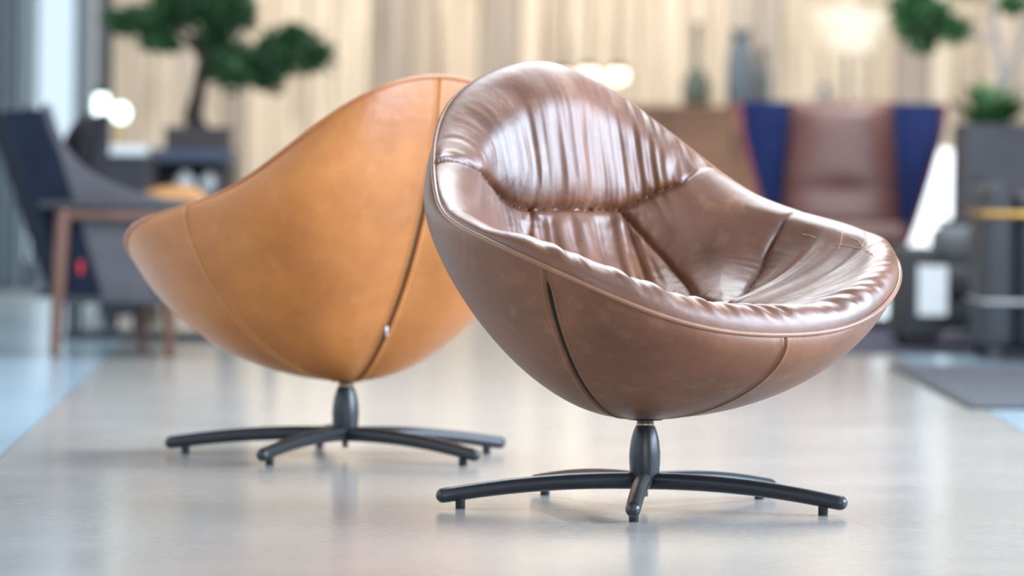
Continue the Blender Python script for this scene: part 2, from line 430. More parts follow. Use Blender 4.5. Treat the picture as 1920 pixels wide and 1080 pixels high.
struct(MB().add([(joint_r(ya)+.004, ya, 0), (X_RIGHT, ya, 0), (X_RIGHT, yb, 0), (joint_r(yb)+.004, yb, 0),
                 (joint_r(ya)+.004, ya, -.12), (X_RIGHT, ya, -.12), (X_RIGHT, yb, -.12), (joint_r(yb)+.004, yb, -.12)],
                [(0, 1, 2, 3), (7, 6, 5, 4), (0, 4, 5, 1), (1, 5, 6, 2), (2, 6, 7, 3), (3, 7, 4, 0)]).build('floor_border', MAT['floor_blue'], smooth=False))
struct(MB().box(X_LEFT-.3, X_RIGHT+.2, Y_REAR-.2, Y_BACK+.3, Z_CEIL, Z_CEIL+.15).build('ceiling', MAT['ceiling'], smooth=False))
struct(MB().box(X_RIGHT, X_RIGHT+.2, Y_REAR-.2, Y_BACK+.3, 0, Z_CEIL).build('wall_right', MAT['wall_grey'], smooth=False))
struct(MB().box(X_LEFT-.3, X_RIGHT, Y_REAR-.2, Y_REAR, 0, Z_CEIL).build('wall_rear', MAT['wall_grey'], smooth=False))
# back wall: vertical rough-sawn planks on a dark backing
wb = struct(MB().box(-1.96, X_RIGHT, Y_BACK+.05, Y_BACK+.25, 0, Z_CEIL).build('wall_back', plain('plank_backing', srgb(96, 84, 72), .9), smooth=False))
x = -1.955
while x < X_RIGHT-.05:
    w = RNG.choice((.11, .13, .15, .17, .20))
    w = min(w, X_RIGHT-x)
    d = RNG.uniform(0, .018)
    MB().box(x+.003, x+w-.003, Y_BACK-d, Y_BACK+.055, .0, Z_CEIL-.01, bev=.004, seg=1).build('plank', MAT['plank'], wb, smooth=False)
    x += w
# left wall, and the tall glazed bay at the far left end of the back wall
struct(MB().box(X_LEFT-.2, X_LEFT, Y_REAR-.2, Y_BACK+.25, 0, Z_CEIL).build('wall_left', MAT['wall_grey'], smooth=False))
win = struct(MB().box(X_LEFT, -1.96, Y_BACK+.02, Y_BACK+.16, 0, .14).box(X_LEFT, -1.96, Y_BACK+.02, Y_BACK+.16, 3.5, Z_CEIL).build('window_1', MAT['frame'], smooth=False))
def bx_(px): return at(px, 100, Y_BACK).x
for a, b_, mt, dp in ((140, 152, 'frame', .0), (152, 168, 'frame', .05), (168, 190, 'white_frame', .03), (190, 207, 'frame_dark', .06), (58, 66, 'frame_dark', .02)):
    MB().box(bx_(a), bx_(b_), Y_BACK-dp, Y_BACK+.14, .0, Z_CEIL-.01, bev=.004, seg=1).build('mullion', MAT[mt], win, smooth=False)
MB().box(bx_(66), bx_(140), Y_BACK+.07, Y_BACK+.08, .14, 3.5).build('pane', MAT['glass'], win, smooth=False)
MB().box(X_LEFT+.002, bx_(58), Y_BACK+.07, Y_BACK+.08, .14, 3.5).build('pane', MAT['glass'], win, smooth=False)
# pleated curtain drawn over the outer part of the bay
u = np.linspace(0, 1, 90); zc = np.linspace(.03, 3.45, 8)
U, ZC = np.meshgrid(u, zc, indexing='ij')
xa_, xb_ = X_LEFT+.03, bx_(57)
YC = Y_BACK-.09+.028*np.sin(U*2*np.pi*4.5)+.008*np.sin(U*2*np.pi*9+1)
cb = MB().grid(xa_+(xb_-xa_)*U, YC, ZC).grid(xa_+(xb_-xa_)*U, YC+.006, ZC, flip=True)
tag(cb.build('curtain', MAT['curtain']), 'blue grey pleated curtain beside the bright window at the left edge', 'curtain')

# ================================================================== the two swivel armchairs
def nz(seed, n=4096):
    tab = np.random.RandomState(seed).uniform(-1, 1, n)
    def f(x):
        i = np.floor(x).astype(int); u = x-i; u = u*u*(3-2*u)
        return tab[i % n]*(1-u)+tab[(i+1) % n]*u
    return f
n_back, n_roll, n_seat, n_arm, n_puck, n_low = nz(11), nz(5), nz(23), nz(31), nz(47), nz(59)
def sstep(a, b, x):
    u = np.clip((x-a)/(b-a), 0, 1); return u*u*(3-2*u)
def normals(X, Y, Z, closed):
    P = np.stack([X, Y, Z], -1)
    if closed: du = np.roll(P, -1, 0)-np.roll(P, 1, 0)
    else: du = np.gradient(P, axis=0)
    dv = np.gradient(P, axis=1)
    n = np.cross(du, dv); return n/(np.linalg.norm(n, axis=-1, keepdims=True)+1e-12)
# seams of the inner upholstery as (angle in degrees, t) polylines
SEAMS = {
    'back': [(119.5, -.02), (120, .14), (122, .22), (126, .31), (133, .39), (141, .47), (149, .53), (160, .55), (172, .56), (180, .562), (188, .56), (200, .552), (209, .525), (215, .48), (222, .40), (230, .32), (236, .22), (239.5, .12), (240.5, -.02)],
    'seat_l': [(149, .53), (142, .57), (134, .61), (127, .645), (116, .71), (106, .78), (85, .82), (62, .80), (45, .74)],
    'seat_r': [(199, .552), (201, .60), (206, .65), (220, .69), (240, .74), (255, .79), (275, .82), (298, .80), (315, .74)],
    'fold': [(148, .545), (142, .66), (137, .76)],
    'arm_l': [(92.5, -.02), (93, .15), (93, .25), (94, .40), (94, .50), (89, .67), (80, .78)],
    'arm_r': [(267.5, -.02), (267, .15), (267, .25), (266, .40), (266, .50), (271, .67), (280, .78)],
}
def resample(pl, n):
    a = np.array(pl, float)
    seg = np.r_[0, np.cumsum(np.hypot(np.diff(a[:, 0])/60, np.diff(a[:, 1])))]
    u = np.linspace(0, seg[-1], n)
    x = np.interp(u, seg, a[:, 0]); y = np.interp(u, seg, a[:, 1])
    k = np.ones(5)/5
    for _ in range(2):
        xs = np.convolve(np.r_[[x[0]]*2, x, [x[-1]]*2], k, 'valid'); ys = np.convolve(np.r_[[y[0]]*2, y, [y[-1]]*2], k, 'valid')
        xs[0], xs[-1], ys[0], ys[-1] = x[0], x[-1], y[0], y[-1]; x, y = xs, ys
    return x, y
def crease_t(deg):
    """t of the back crease at angle deg (0..360), -1 where there is none"""
    x, y = resample(SEAMS['back'], 160)
    out = np.interp(deg, x, y, left=-1, right=-1)
    return out
def upholstery(chair, mat, flat, nth, nt):
    th_deg = np.linspace(0, 360, nth, endpoint=False)
    t = np.r_[np.linspace(0, .3, int(nt*.34), endpoint=False), np.linspace(.3, 1, nt-int(nt*.34))]
    T, S = np.meshgrid(np.radians(th_deg), t, indexing='ij'); D = np.degrees(T)
    r, z = pad_rz(T, S, flat)
    ker = np.exp(-np.linspace(-2, 2, 13)**2); ker /= ker.sum()      # soften the profile where its arcs meet
    def soft(a):
        pad = np.concatenate([2*a[:, :1]-a[:, 6:0:-1], a, 2*a[:, -1:]-a[:, -2:-8:-1]], 1)
        return sum(ker[k]*pad[:, k:k+a.shape[1]] for k in range(13))
    for _ in range(4 if nt > 150 else 1): r, z = soft(r), soft(z)
    X, Y, Z = r*np.cos(T), r*np.sin(T), z
    n = normals(X, Y, Z, True)
    if n[0, -6].dot([0, 0, 1]) < 0: n = -n
    P = np.stack([X, Y, Z], -1)
    Dm = np.minimum(D, 360-D)                              # 0 front .. 180 back
    disp = np.zeros_like(X)
    tc = crease_t(D)
    is_back = (tc > 0) & (S < tc)
    v = np.where(is_back, S/np.maximum(tc, 1e-3), 0)
    # gathered folds running up the back cushion from the crease
    wob = 3.2*n_low(S*7+D*.02)
    g = n_back((D+wob)/6.6)*.74+n_back((D*1.0+wob)/3.3+77)*.26
    g = np.sign(g)*np.abs(g)**.85
    side = sstep(0, 1, np.abs(D-180)/62)*np.where(D > 180, .35, 1)
    disp += np.where(is_back, .0070*g*sstep(.38-.30*side, .82-.25*side, v)*(1-.45*sstep(.80, 1.0, v)), 0)
    g2 = n_back((D+9*v)/1.7+301)
    disp += np.where(is_back, .0026*g2*sstep(.34-.26*side, .62-.2*side, v)*(.12+.88*side), 0)
    # puckers over the front roll
    ph = D+26*S
    front = 1-sstep(52, 74, np.where(D > 180, 360-D, D+4))
    g3 = n_roll(ph/2.5)*.72+n_roll(ph/1.5+55)*.28
    disp += .0055*g3*front*sstep(.04, .16, S)*(1-sstep(.34, .60, S))
    # long soft creases fanning over the arms
    arm = sstep(8, 30, Dm)*(1-sstep(84, 91, Dm))
    g4 = n_arm((D+10*S)/4.4)*.65+n_arm((D+10*S)/2.3+9)*.35
    disp += .0042*g4*arm*sstep(.26, .48, S)*(1-.6*sstep(.8, 1, S))
    # lengthwise folds of the seat
    below = (tc > 0) & (S > tc) & (Dm > 100)
    wseat = np.where(below, sstep(0, .05, S-tc), 0)*(1-sstep(.9, 1, S))
    lat = Y+.25*(X+.2)
    disp += .0085*(n_seat(lat/.023)*.75+n_seat(lat/.012+40)*.25)*wseat*(1-sstep(.14, .19, np.abs(Y)))
    # seams: a sharp valley, the stuffing swelling beside it, small puckers along it
    flatP = P.reshape(-1, 3)
    near = np.full(len(flatP), 9.0)
    for key, pl in SEAMS.items():
        a, b = resample(pl, 170)
        rr, zz = pad_rz(np.radians(a), np.clip(b, 0, 1), flat)
        Q = np.stack([rr*np.cos(np.radians(a)), rr*np.sin(np.radians(a)), zz], -1)
        arc = np.r_[0, np.cumsum(np.linalg.norm(np.diff(Q, axis=0), axis=1))]
        dist = np.empty(len(flatP)); ar = np.empty(len(flatP))
        for c0 in range(0, len(flatP), 12000):
            dd = np.linalg.norm(flatP[c0:c0+12000, None]-Q[None], axis=-1); j = dd.argmin(1)
            dist[c0:c0+12000] = dd[np.arange(len(j)), j]; ar[c0:c0+12000] = arc[j]
        depth = {'back': .012, 'seat_l': .012, 'seat_r': .010, 'fold': .006, 'arm_l': .008, 'arm_r': .008}[key]
        wd = .0042
        fade = sstep(.10, .48, S.ravel())*.92+.08
        dsp = -depth*fade*np.exp(-(dist/wd)**1.2)
        dsp += .0030*(n_puck(ar/.016+len(key)*13)*.75+n_puck(ar/.008)*.25)*np.exp(-dist/.024)*fade*(1-np.exp(-(dist/.006)**2))
        disp += dsp.reshape(X.shape)
        near = np.minimum(near, dist)
    near = near.reshape(X.shape)
    disp += (.011+.010*is_back)*(1-np.exp(-near/.030))*sstep(.2, .55, S)
    disp += .0016*n_low(D/9+S*6)*sstep(.1, .3, S)
    disp *= sstep(0, .06, S)
    if flat: disp *= .8
    P = P+n*disp[..., None]
    # split into the sewn panels
    f_th = D[:, :-1]+.5*360/nth; f_t = .5*(S[:, :-1]+S[:, 1:])
    ftc = crease_t(f_th); fD = np.minimum(f_th, 360-f_th)
    def seam_theta(key, tt):
        a, b = resample(SEAMS[key], 300); return a, b
    pan = np.full(f_t.shape, 'front_cushion', object)
    # arm seams
    for key, lo in (('arm_l', True), ('arm_r', False)):
        a, b = resample(SEAMS[key], 300); o = np.argsort(b); at_ = np.interp(f_t, b[o], a[o])
        if lo: pan[(f_th > at_) & (f_th <= 180)] = 'side_cushion_left'
        else: pan[(f_th < at_) & (f_th > 180)] = 'side_cushion_right'
    # seat seams: t above the seam curve belongs to the seat
    for key, cond in (('seat_l', f_th <= 180), ('seat_r', f_th > 180)):
        a, b = resample(SEAMS[key], 300); o = np.argsort(a); ts = np.interp(f_th, a[o], b[o])
        rng = cond & (f_th >= a.min()) & (f_th <= a.max())
        pan[rng & (f_t > ts)] = 'seat_cushion'
    pan[(f_th < 45) & (f_t > .74)] = 'seat_cushion'; pan[(f_th > 315) & (f_t > .74)] = 'seat_cushion'
    mid = (f_th > 149) & (f_th < 199)
    pan[mid & (f_t > ftc)] = 'seat_cushion'
    pan[(ftc > 0) & (f_t < ftc)] = 'back_cushion'
    V = P.reshape(-1, 3); nv = P.shape[1]
    ii, jj = np.meshgrid(np.arange(nth), np.arange(nv-1), indexing='ij')
    quad = np.stack([ii*nv+jj, ((ii+1) % nth)*nv+jj, ((ii+1) % nth)*nv+jj+1, ii*nv+jj+1], -1)
    # one normal per vertex over the whole cushion keeps the shading even across the panels
    VN = normals(P[..., 0], P[..., 1], P[..., 2], True).reshape(-1, 3)
    if VN[3].dot([0, 0, 1]) < 0: VN = -VN
    for name in ('back_cushion', 'side_cushion_left', 'side_cushion_right', 'seat_cushion', 'front_cushion'):
        q = quad[pan == name]
        if not len(q): continue
        used, inv = np.unique(q, return_inverse=True)
        me = bpy.data.meshes.new(name); me.from_pydata(V[used].tolist(), [], inv.reshape(-1, 4)[:, ::-1].tolist()); me.update()
        pname = name.replace('_left', '').replace('_right', '')
        o = link(pname, me, mat, chair)
    return P
def surf_point(th_deg, t, lift=.0):
    th = np.radians(np.atleast_1d(np.array(th_deg, float))); tt = np.atleast_1d(np.array(t, float))
    r, z = pad_rz(th, tt); return np.stack([r*np.cos(th), r*np.sin(th), z+lift], -1)

SHELL_SEAMS = [(0.0, 'seam'), (-58.5, 'zip'), (95.0, 'seam'), (180.0, 'zip')]
def shell(chair, mat, zipmat, thread):
    th = list(np.arange(-180, 180, 1.0))
    for a, _k in SHELL_SEAMS:
        th += [((a+d+180) % 360)-180 for d in np.arange(-3.2, 3.21, .16)]
    th = np.array(sorted(set(np.round(th, 4))))
    s = np.r_[np.linspace(0, .12, 14, endpoint=False), np.linspace(.12, .995, 76)]
    T, S = np.meshgrid(np.radians(th), s, indexing='ij')
    r, z = shell_rz(T, S); X, Y, Z = r*np.cos(T), r*np.sin(T), z
    n = normals(X, Y, Z, True)
    k = len(th)//2
    if n[k, 20].dot([X[k, 20], Y[k, 20], -.2]) < 0: n = -n
    disp = np.zeros_like(X)
    for a, kind in SHELL_SEAMS:
        d = ((np.degrees(T)-a+180) % 360-180)*np.pi/180*r; ad = np.abs(d)
        disp += -.0026*np.exp(-(ad/.0022)**2)+.0011*np.exp(-((ad-.006)/.004)**2)
        if kind == 'zip':
            op = sstep(.16, .24, S)*(1-sstep(.90, .97, S))
            disp += op*(-.0095*np.exp(-(ad/.0040)**2)+.0012*np.exp(-((ad-.0075)/.0035)**2))
    disp += .0012*n_low(np.degrees(T)/14+S*5)*(1-S)
    P = np.stack([X, Y, Z], -1)+n*disp[..., None]
    nth, nv = X.shape; V = P.reshape(-1, 3)
    ii, jj = np.meshgrid(np.arange(nth), np.arange(nv-1), indexing='ij')
    quad = np.stack([ii*nv+jj, ((ii+1) % nth)*nv+jj, ((ii+1) % nth)*nv+jj+1, ii*nv+jj+1], -1)
    fth = th
    panels = [(-180, -58.5), (-58.5, 0), (0, 95), (95, 180)]
    objs = []
    for a, b in panels:
        q = quad[(fth >= a-1e-6) & (fth < b-1e-6)].reshape(-1, 4)
        used, inv = np.unique(q, return_inverse=True)
        me = bpy.data.meshes.new('shell_panel'); me.from_pydata(V[used].tolist(), [], inv.reshape(-1, 4).tolist()); me.update()
        objs.append(link('shell_panel', me, mat, chair))
    # twin rows of stitching along every seam
    for a, kind in SHELL_SEAMS:
        for sd in (-1, 1):
            ss = np.linspace(.012, .93, 90); rr, zz = shell_rz(np.radians(a)+0*ss, ss)
            off = .0045 if kind == 'seam' else .0045+.0055*sstep(.14, .24, ss)
            aa = np.radians(a)+sd*off/np.maximum(rr, .03); r2, z2 = shell_rz(aa, ss)
            r2 = r2+.0012; z2 = z2-.0006
            MB().tube([(r2[i]*math.cos(aa[i]), r2[i]*math.sin(aa[i]), z2[i]) for i in range(len(ss))], .0006, n=5, caps=False).build('stitching', thread, chair)
    # zips: dark tape sunk in the slit
    for a, kind in SHELL_SEAMS:
        if kind != 'zip': continue
        ss = np.linspace(.17, .955, 90)
        w = .0046*np.sin(np.pi*np.clip((ss-.15)/.82, 0, 1))**.5
        C = np.radians(a)
        rr, zz = shell_rz(C+0*ss, ss)
        r2, z2 = shell_rz(C+0*ss, np.clip(ss+.01, 0, 1))
        tx, tz = r2-rr, z2-zz; L = np.hypot(tx, tz); nr, nzv = -tz/L, tx/L
        if nr[0] < 0: nr, nzv = -nr, -nzv
        G = []
        for off in (-1, -.5, 0, .5, 1):
            lat = off*w
            rad = rr-nr*(.0034 if abs(off) < .75 else .0050); zc = zz-nzv*(.0034 if abs(off) < .75 else .0050)
            G.append((rad*np.cos(C)-lat*np.sin(C), rad*np.sin(C)+lat*np.cos(C), zc))
        G = np.array(G)
        MB().grid(G[:, 0], G[:, 1], G[:, 2]).build('zipper', zipmat, chair)
    return objs
def swivel_chair(label, x, y, phi, star, shell_mat, leather_mat, trim_mat, zipmat, thread, flat, res):
    c = thing('swivel_armchair', label, 'armchair', (x, y, 0), 0, 'leather swivel armchairs')
    body = []
    before = set(bpy.data.objects)
    shell(c, shell_mat, zipmat, thread)
    upholstery(c, leather_mat, flat, *res)
    th = np.radians(np.arange(0, 360, 1.0)); R = cser(C_R, th); Z = cser(C_Z, th)
    MB().tube([((R[i]+.0012)*math.cos(th[i]), (R[i]+.0012)*math.sin(th[i]), Z[i]+.001) for i in range(360)], .0047, n=10, closed=True).build('piping', trim_mat, c)
    if not flat:
        sc = [[(76, .27), (72, .35), (69, .40)], [(72, .38), (64, .36), (57, .31), (51, .26)], [(70, .32), (60, .32), (53, .28)],
              [(70, .22), (65, .27), (61, .32)], [(86, .36), (83, .36), (81, .37)]]
        for q in sc:
            a = np.array(q, float); u = np.linspace(0, len(a)-1, 24)
            aa = np.interp(u, range(len(a)), a[:, 0]); tt = np.interp(u, range(len(a)), a[:, 1])
            pts = surf_point(aa, tt, .0)
            body.append(('scratch_mark', pts))
    else:
        # small metal zip pull and label near the lower end of the back zip
        rr, zz = shell_rz(np.array([np.pi]), np.array([.62]))
        px_, pz = float(-rr[0]), float(zz[0])
        MB().box(px_-.004, px_+.003, -.003, .003, pz-.011, pz+.011, bev=.002).build('zip_pull', MAT['steel'], c)
    ups = [o for o in bpy.data.objects if o not in before]
    if body:
        cush = [o for o in ups if o.name.startswith('front_cushion')][0]
        co = np.empty(len(cush.data.vertices)*3); cush.data.vertices.foreach_get('co', co); co = co.reshape(-1, 3)
        for nm, pts in body:
            out = []
            for q in pts:
                j = np.argsort(np.linalg.norm(co-q, axis=1))[:4]; out.append(tuple(co[j].mean(0)+np.array([0, 0, .0002])))
            o = MB().tube(out, .0009, n=6).build(nm, MAT['scuff'], c); ups.append(o)
    cs, sn = math.cos(phi), math.sin(phi)
    M = Matrix(((cs, -sn, 0, -.02344*cs), (sn, cs, 0, -.02344*sn), (0, 0, 1, 0), (0, 0, 0, 1)))
    for o in ups: o.data.transform(M)
    # column, neck, brass ring
    MB().lathe([(.004, .020), (.0065, .020), (.0065, .034), (.018, .034), (.0235, .046), (.0262, .062), (.0278, .088), (.0274, .100), (.0250, .120), (.0215, .134), (.0185, .142), (.0172, .1455), (.004, .1455)], 36).build('column', MAT['black_metal'], c, sharp=50)
    MB().lathe([(.004, .1440), (.0150, .1440), (.0150, .1675), (.004, .1675)], 32).build('neck', MAT['black_metal'], c, sharp=50)
    MB().lathe([(.0140, .1478), (.0166, .1478), (.0166, .1492), (.0140, .1492)], 32).build('ring', MAT['brass'], c, sharp=50)
    MB().lathe([(.008, .1550), (.030, .1560), (.034, .1610), (.008, .1630)], 36).build('mounting_plate', MAT['rubber'], c, sharp=50)
    for k in range(5):
        a = star+k*2*math.pi/5; ca, sa = math.cos(a), math.sin(a)
        rho = np.linspace(.008, .366, 22)
        zz = np.interp(rho, [0, .05, .1, .15, .2, .25, .3, .37], [.0475, .0485, .0480, .0462, .0430, .0385, .0325, .0225])
        leg = MB().tube([(ca*q, sa*q, h_) for q, h_ in zip(rho, zz)], [float(v_) for v_ in np.interp(rho, [0, .37], [.0152, .0132])], n=18).build('leg', MAT['black_metal'], c)
        fx, fy = ca*.335, sa*.335
        MB().lathe([(.003, 0), (.0080, 0), (.0086, .001), (.0086, .024), (.003, .024)], 18, (fx, fy, 0)).build('foot', MAT['rubber'], leg, sharp=50)
    return c
swivel_chair('brown leather swivel armchair facing forward, with gathered back cushion', .2399, 8.0577, -.92732, 3.3747,
             MAT['brown_shell'], MAT['brown'], MAT['brown_trim'], MAT['zip'], MAT['thread_brown'], False, (900, 190))
swivel_chair('cognac leather swivel armchair seen from behind, with zip down its back', -.3411, 9.3804, 2.16290, 3.0263,
             MAT['tan'], MAT['tan'], MAT['tan_trim'], MAT['zip_green'], MAT['thread_tan'], True, (420, 100))

# ================================================================== furniture further back, on the window side
def lounge_chair():
    """felt-backed lounge chair on a walnut frame; local x = forward, y = away from the camera"""
    c = thing('lounge_chair', 'navy and grey felt lounge chair with walnut legs by the window', 'armchair', (-1.42, 14.1, 0), math.radians(12))
    # legs
    for a0, a1, b in ((0, .022, 0), (.36, .345, 0), (.076, .09, .64), (.36, .345, .66)):
        MB().tube([(a0, b, .016), (a0+(a1-a0)*.5, b, .24), (a1, b, .462)], [.016, .021, .024], n=10).build('leg', MAT['walnut'], c)
    for b in (0, .66):
        MB().box(-.055, .42, b-.03, b+.03, .464, .490, bev=.010, seg=3).build('armrest', MAT['black_wood'], c)
        MB().box(.02, .345, b-.014, b+.014, .432, .464, bev=.004).build('rail', MAT['walnut'], c)
        MB().box(.01, .35, b-.014, b+.014, .170, .192, bev=.004).build('rail', MAT['black_wood'], c)
    # leaning outer back
    Mx = None
    MB().prism([(-.030, .775), (.155, .185), (.045, .185), (-.165, .765)], .035, .625).build('outer_back', MAT['navy_felt'], c, smooth=False)
    # curved side wings
    top = [(-.031, .775), (-.012, .715), (.012, .662), (.050, .610), (.100, .568), (.160, .535), (.250, .502), (.360, .482), (.480, .474), (.62, .478)]
    low = [(.62, .30), (.52, .185), (.156, .180)]
    for b0, b1 in ((.030, .062), (.598, .630)):
        MB().prism(top+low, b0, b1).build('side_wing', MAT['grey_felt'], c, smooth=False)
        MB().tube([(a, (b0+b1)/2, z) for a, z in top], .017, n=8).build('edge_roll', MAT['grey_felt'], c)
    MB().box(.13, .62, .062, .598, .19, .30, bev=.02).build('seat_base', MAT['charcoal'], c)
    MB().box(.10, .60, .066, .594, .30, .41, bev=.035, seg=3).build('seat_cushion', MAT['charcoal'], c)
    MB().box(.128, .133, .0255, .0305, .235, .285).build('fabric_tag', MAT['red'], c, smooth=False)
    # red tag sewn on the near side of the back
    return c
lc = lounge_chair()
LM = Matrix.Translation((-1.42, 14.1, 0)) @ Matrix.Rotation(math.radians(12), 4, 'Z')
for ch in list(lc.children):
    if ch.name.startswith('fabric_tag'):
        me = ch.data; me.clear_geometry()
        b = MB().box(.074, .088, .0275, .0345, .262, .302); me.from_pydata(b.v, [], b.f); me.update()
pm = LM @ Matrix.Translation((.108, .33, .590)) @ Matrix.Rotation(math.radians(15), 4, 'Y') @ Matrix.Rotation(math.radians(90), 4, 'Y')
tag(MB().pillow(.37, .50, .13, M=pm).build('scatter_cushion', MAT['charcoal']), 'dark grey scatter cushion leaning in the navy lounge chair', 'cushion')
pm = LM @ Matrix.Translation((.42, .47, .470)) @ Matrix.Rotation(math.radians(-8), 4, 'Y')
tag(MB().pillow(.24, .22, .13, M=pm).build('seat_pillow', MAT['tan_soft']), 'small tan pillow lying on the seat of the navy lounge chair', 'cushion')

# cabinet with a pale tray and two glowing lamps, behind the lounge chair
D = 16.6
p0 = at(188, 290, D); p1 = at(272, 290, D); zt = p0.z
cab = thing('side_cabinet', 'low dark side cabinet carrying the two small lit lamps', 'cabinet', ((p0.x+p1.x)/2, D+.2, 0))
hw = (p1.x-p0.x)/2
MB().box(-hw, hw, -.2, .2, .05, zt-.02, bev=.004).build('body', MAT['black_wood'], cab, smooth=False)
MB().box(-hw-.006, hw+.006, -.206, .2, zt-.02, zt, bev=.004).build('top', MAT['black_wood'], cab, smooth=False)
MB().box(-hw+.012, hw-.012, -.212, -.2, .07, zt-.035, bev=.003).build('door', MAT['black_wood'], cab, smooth=False)
for sx in (-1, 1):
    for sy in (-1, 1): MB().box(sx*(hw-.03)-.012, sx*(hw-.03)+.012, sy*.16-.012, sy*.16+.012, 0, .05).build('foot', MAT['black_wood'], cab, smooth=False)
tray = thing('tray', 'white oblong tray on top of the low dark cabinet', 'tray', ((p0.x+p1.x)/2+.008, D+.16, zt))
MB().box(-.060, .066, -.12, .12, 0, .012, bev=.003).build('tray_base', MAT['paper'], tray, smooth=False)
for q in ((-.060, -.054, -.12, .12), (.060, .066, -.12, .12), (-.054, .060, -.12, -.114), (-.054, .060, .114, .12)):
    MB().box(*q, .012, .036, bev=.002).build('tray_rim', MAT['paper'], tray, smooth=False)
def bulb_lamp(label, px, py, rx, rz, D, zbase, mat, cap):
    q = at(px, py, D)
    l = thing('bulb_lamp', label, 'lamp', (q.x, D, zbase), 0, 'small lit lamps on the dark cabinet')
    h = q.z-zbase
    MB().lathe([(.004, 0), (.022, 0), (.022, .008), (.010, .016), (.008, h-rz+.01), (.004, h-rz+.01)], 20).build('stem', MAT['brass'], l, sharp=40)
    g = MB().ball((0, 0, h), rx, rx, rz, 20, 14).build('glass_globe', mat, l)
    if cap: MB().lathe([(.003, h+rz*.55), (rx*.85, h+rz*.60), (rx*.80, h+rz*1.02), (.003, h+rz*1.10)], 20).build('cap', MAT['black_wood'], l)
    return l
bulb_lamp('lit lamp with tall oval glass on the white tray', 190, 196, .029, .062, D+.12, zt+.012, MAT['globe_cool'], True)
bulb_lamp('lit lamp with small round globe on the white tray', 226, 212, .034, .036, D+.20, zt+.012, MAT['globe_cool'], False)

# console with shelf, planter and bonsai-like tree
D = 17.4
a = at(272, 278, D); b = at(434, 278, D); zt = a.z; cxm = (a.x+b.x)/2; hw = (b.x-a.x)/2
con = thing('console_table', 'dark open console table under the planter with the small tree', 'table', (cxm, D+.2, 0))
MB().box(-hw, hw, -.2, .2, zt-.05, zt, bev=.004).build('top', MAT['blue_top'], con, smooth=False)
for sx in (-1, 1): MB().box(sx*(hw-.02)-.02, sx*(hw-.02)+.02, -.19, .19, 0, zt-.05, bev=.003).build('side_panel', MAT['planter_brown'], con, smooth=False)
zsh = at(350, 366, D).z
MB().box(-hw+.04, hw-.04, -.19, .19, zsh-.025, zsh, bev=.003).build('shelf', MAT['black_wood'], con, smooth=False)
MB().box(-hw+.04, hw-.04, .175, .19, zsh, zt-.05).build('back_panel', MAT['black_wood'], con, smooth=False)
for k, (px, lab) in enumerate(((347, 'white rounded vase on the console shelf, nearer the window'), (394, 'white rounded vase on the console shelf, nearer the tan chair'))):
    q = at(px, 340, D+.1)
    v = thing('vase', lab, 'vase', (q.x, D+.1, zsh), 0, 'white vases on the console shelf')
    MB().lathe([(.004, 0), (.020, 0), (.036, .020), (.042, .042), (.036, .066), (.018, .080), (.014, .086)], 22).build('body', MAT['ceramic'], v)
    MB().lathe([(.010, .084), (.017, .086), (.017, .092), (.010, .092)], 20).build('rim', MAT['ceramic'], v)
pb = at(372, 272, D+.18); pt = at(372, 238, D+.18); pw = .125
pl = thing('planter', 'dark brown oblong planter on the console table', 'planter', (pb.x, D+.18, zt))
ph_ = pt.z-zt
for q in ((-pw, pw, -.09, -.075), (-pw, pw, .075, .09), (-pw, -pw+.015, -.075, .075), (pw-.015, pw, -.075, .075)):
    MB().box(*q, 0, ph_, bev=.003).build('side', MAT['planter_brown'], pl, smooth=False)
MB().box(-pw+.015, pw-.015, -.075, .075, 0, .01).build('bottom', MAT['planter_brown'], pl, smooth=False)
MB().box(-pw+.015, pw-.015, -.075, .075, .01, ph_-.012).build('soil', MAT['soil'], pl, smooth=False)

def leaf_cloud(name, parent, mat, c, rx, ry, rz, n, size, seed, kind='stuff'):
    rg = random.Random(seed); b = MB()
    for _ in range(n):
        while True:
            u = Vector((rg.uniform(-1, 1), rg.uniform(-1, 1), rg.uniform(-1, 1)))
            if u.length < 1: break
        u *= .55+.45*rg.random()
        o = Vector((c[0]+u.x*rx, c[1]+u.y*ry, c[2]+u.z*rz))
        d = Vector((rg.uniform(-1, 1), rg.uniform(-1, 1), rg.uniform(-.5, 1))).normalized()
        w = d.cross(Vector((rg.uniform(-1, 1), rg.uniform(-1, 1), rg.uniform(-1, 1)))).normalized()
        nn = d.cross(w)
        L = size*rg.uniform(.7, 1.3); W = L*.30
        b.add([o, o+d*L*.5+w*W-nn*L*.06, o+d*L, o+d*L*.5-w*W-nn*L*.06, o+d*L*.5+nn*L*.05], [(0, 1, 4), (1, 2, 4), (2, 3, 4), (3, 0, 4)])
    ob = b.build(name, mat, parent, smooth=False)
    if kind: ob['kind'] = kind
    return ob
bz = zt+ph_-.012
tree = thing('bonsai_tree', 'dark green cloud-pruned tree growing in the brown planter', 'tree', (pb.x, D+.18, bz))
def rel(px, py, dy=0): q = at(px, py, D+.18+dy); return (q.x-pb.x, dy, q.z-bz)
MB().tube([(0, 0, -.02), rel(362, 215), rel(372, 175), rel(378, 130), rel(388, 90), rel(395, 40), rel(400, -20)], [.048, .036, .028, .024, .020, .016, .012], n=10).build('trunk', MAT['bark'], tree)
for k, br in enumerate(([(378, 130), (430, 128), (480, 120), (530, 112)], [(388, 90), (340, 60), (290, 40), (250, 40)], [(384, 110), (350, 80), (300, 75)], [(395, 40), (440, 15), (470, -10)])):
    MB().tube([rel(*q) for q in br], [.013, .011, .009, .006][:len(br)], n=8).build('branch', MAT['bark'], tree)
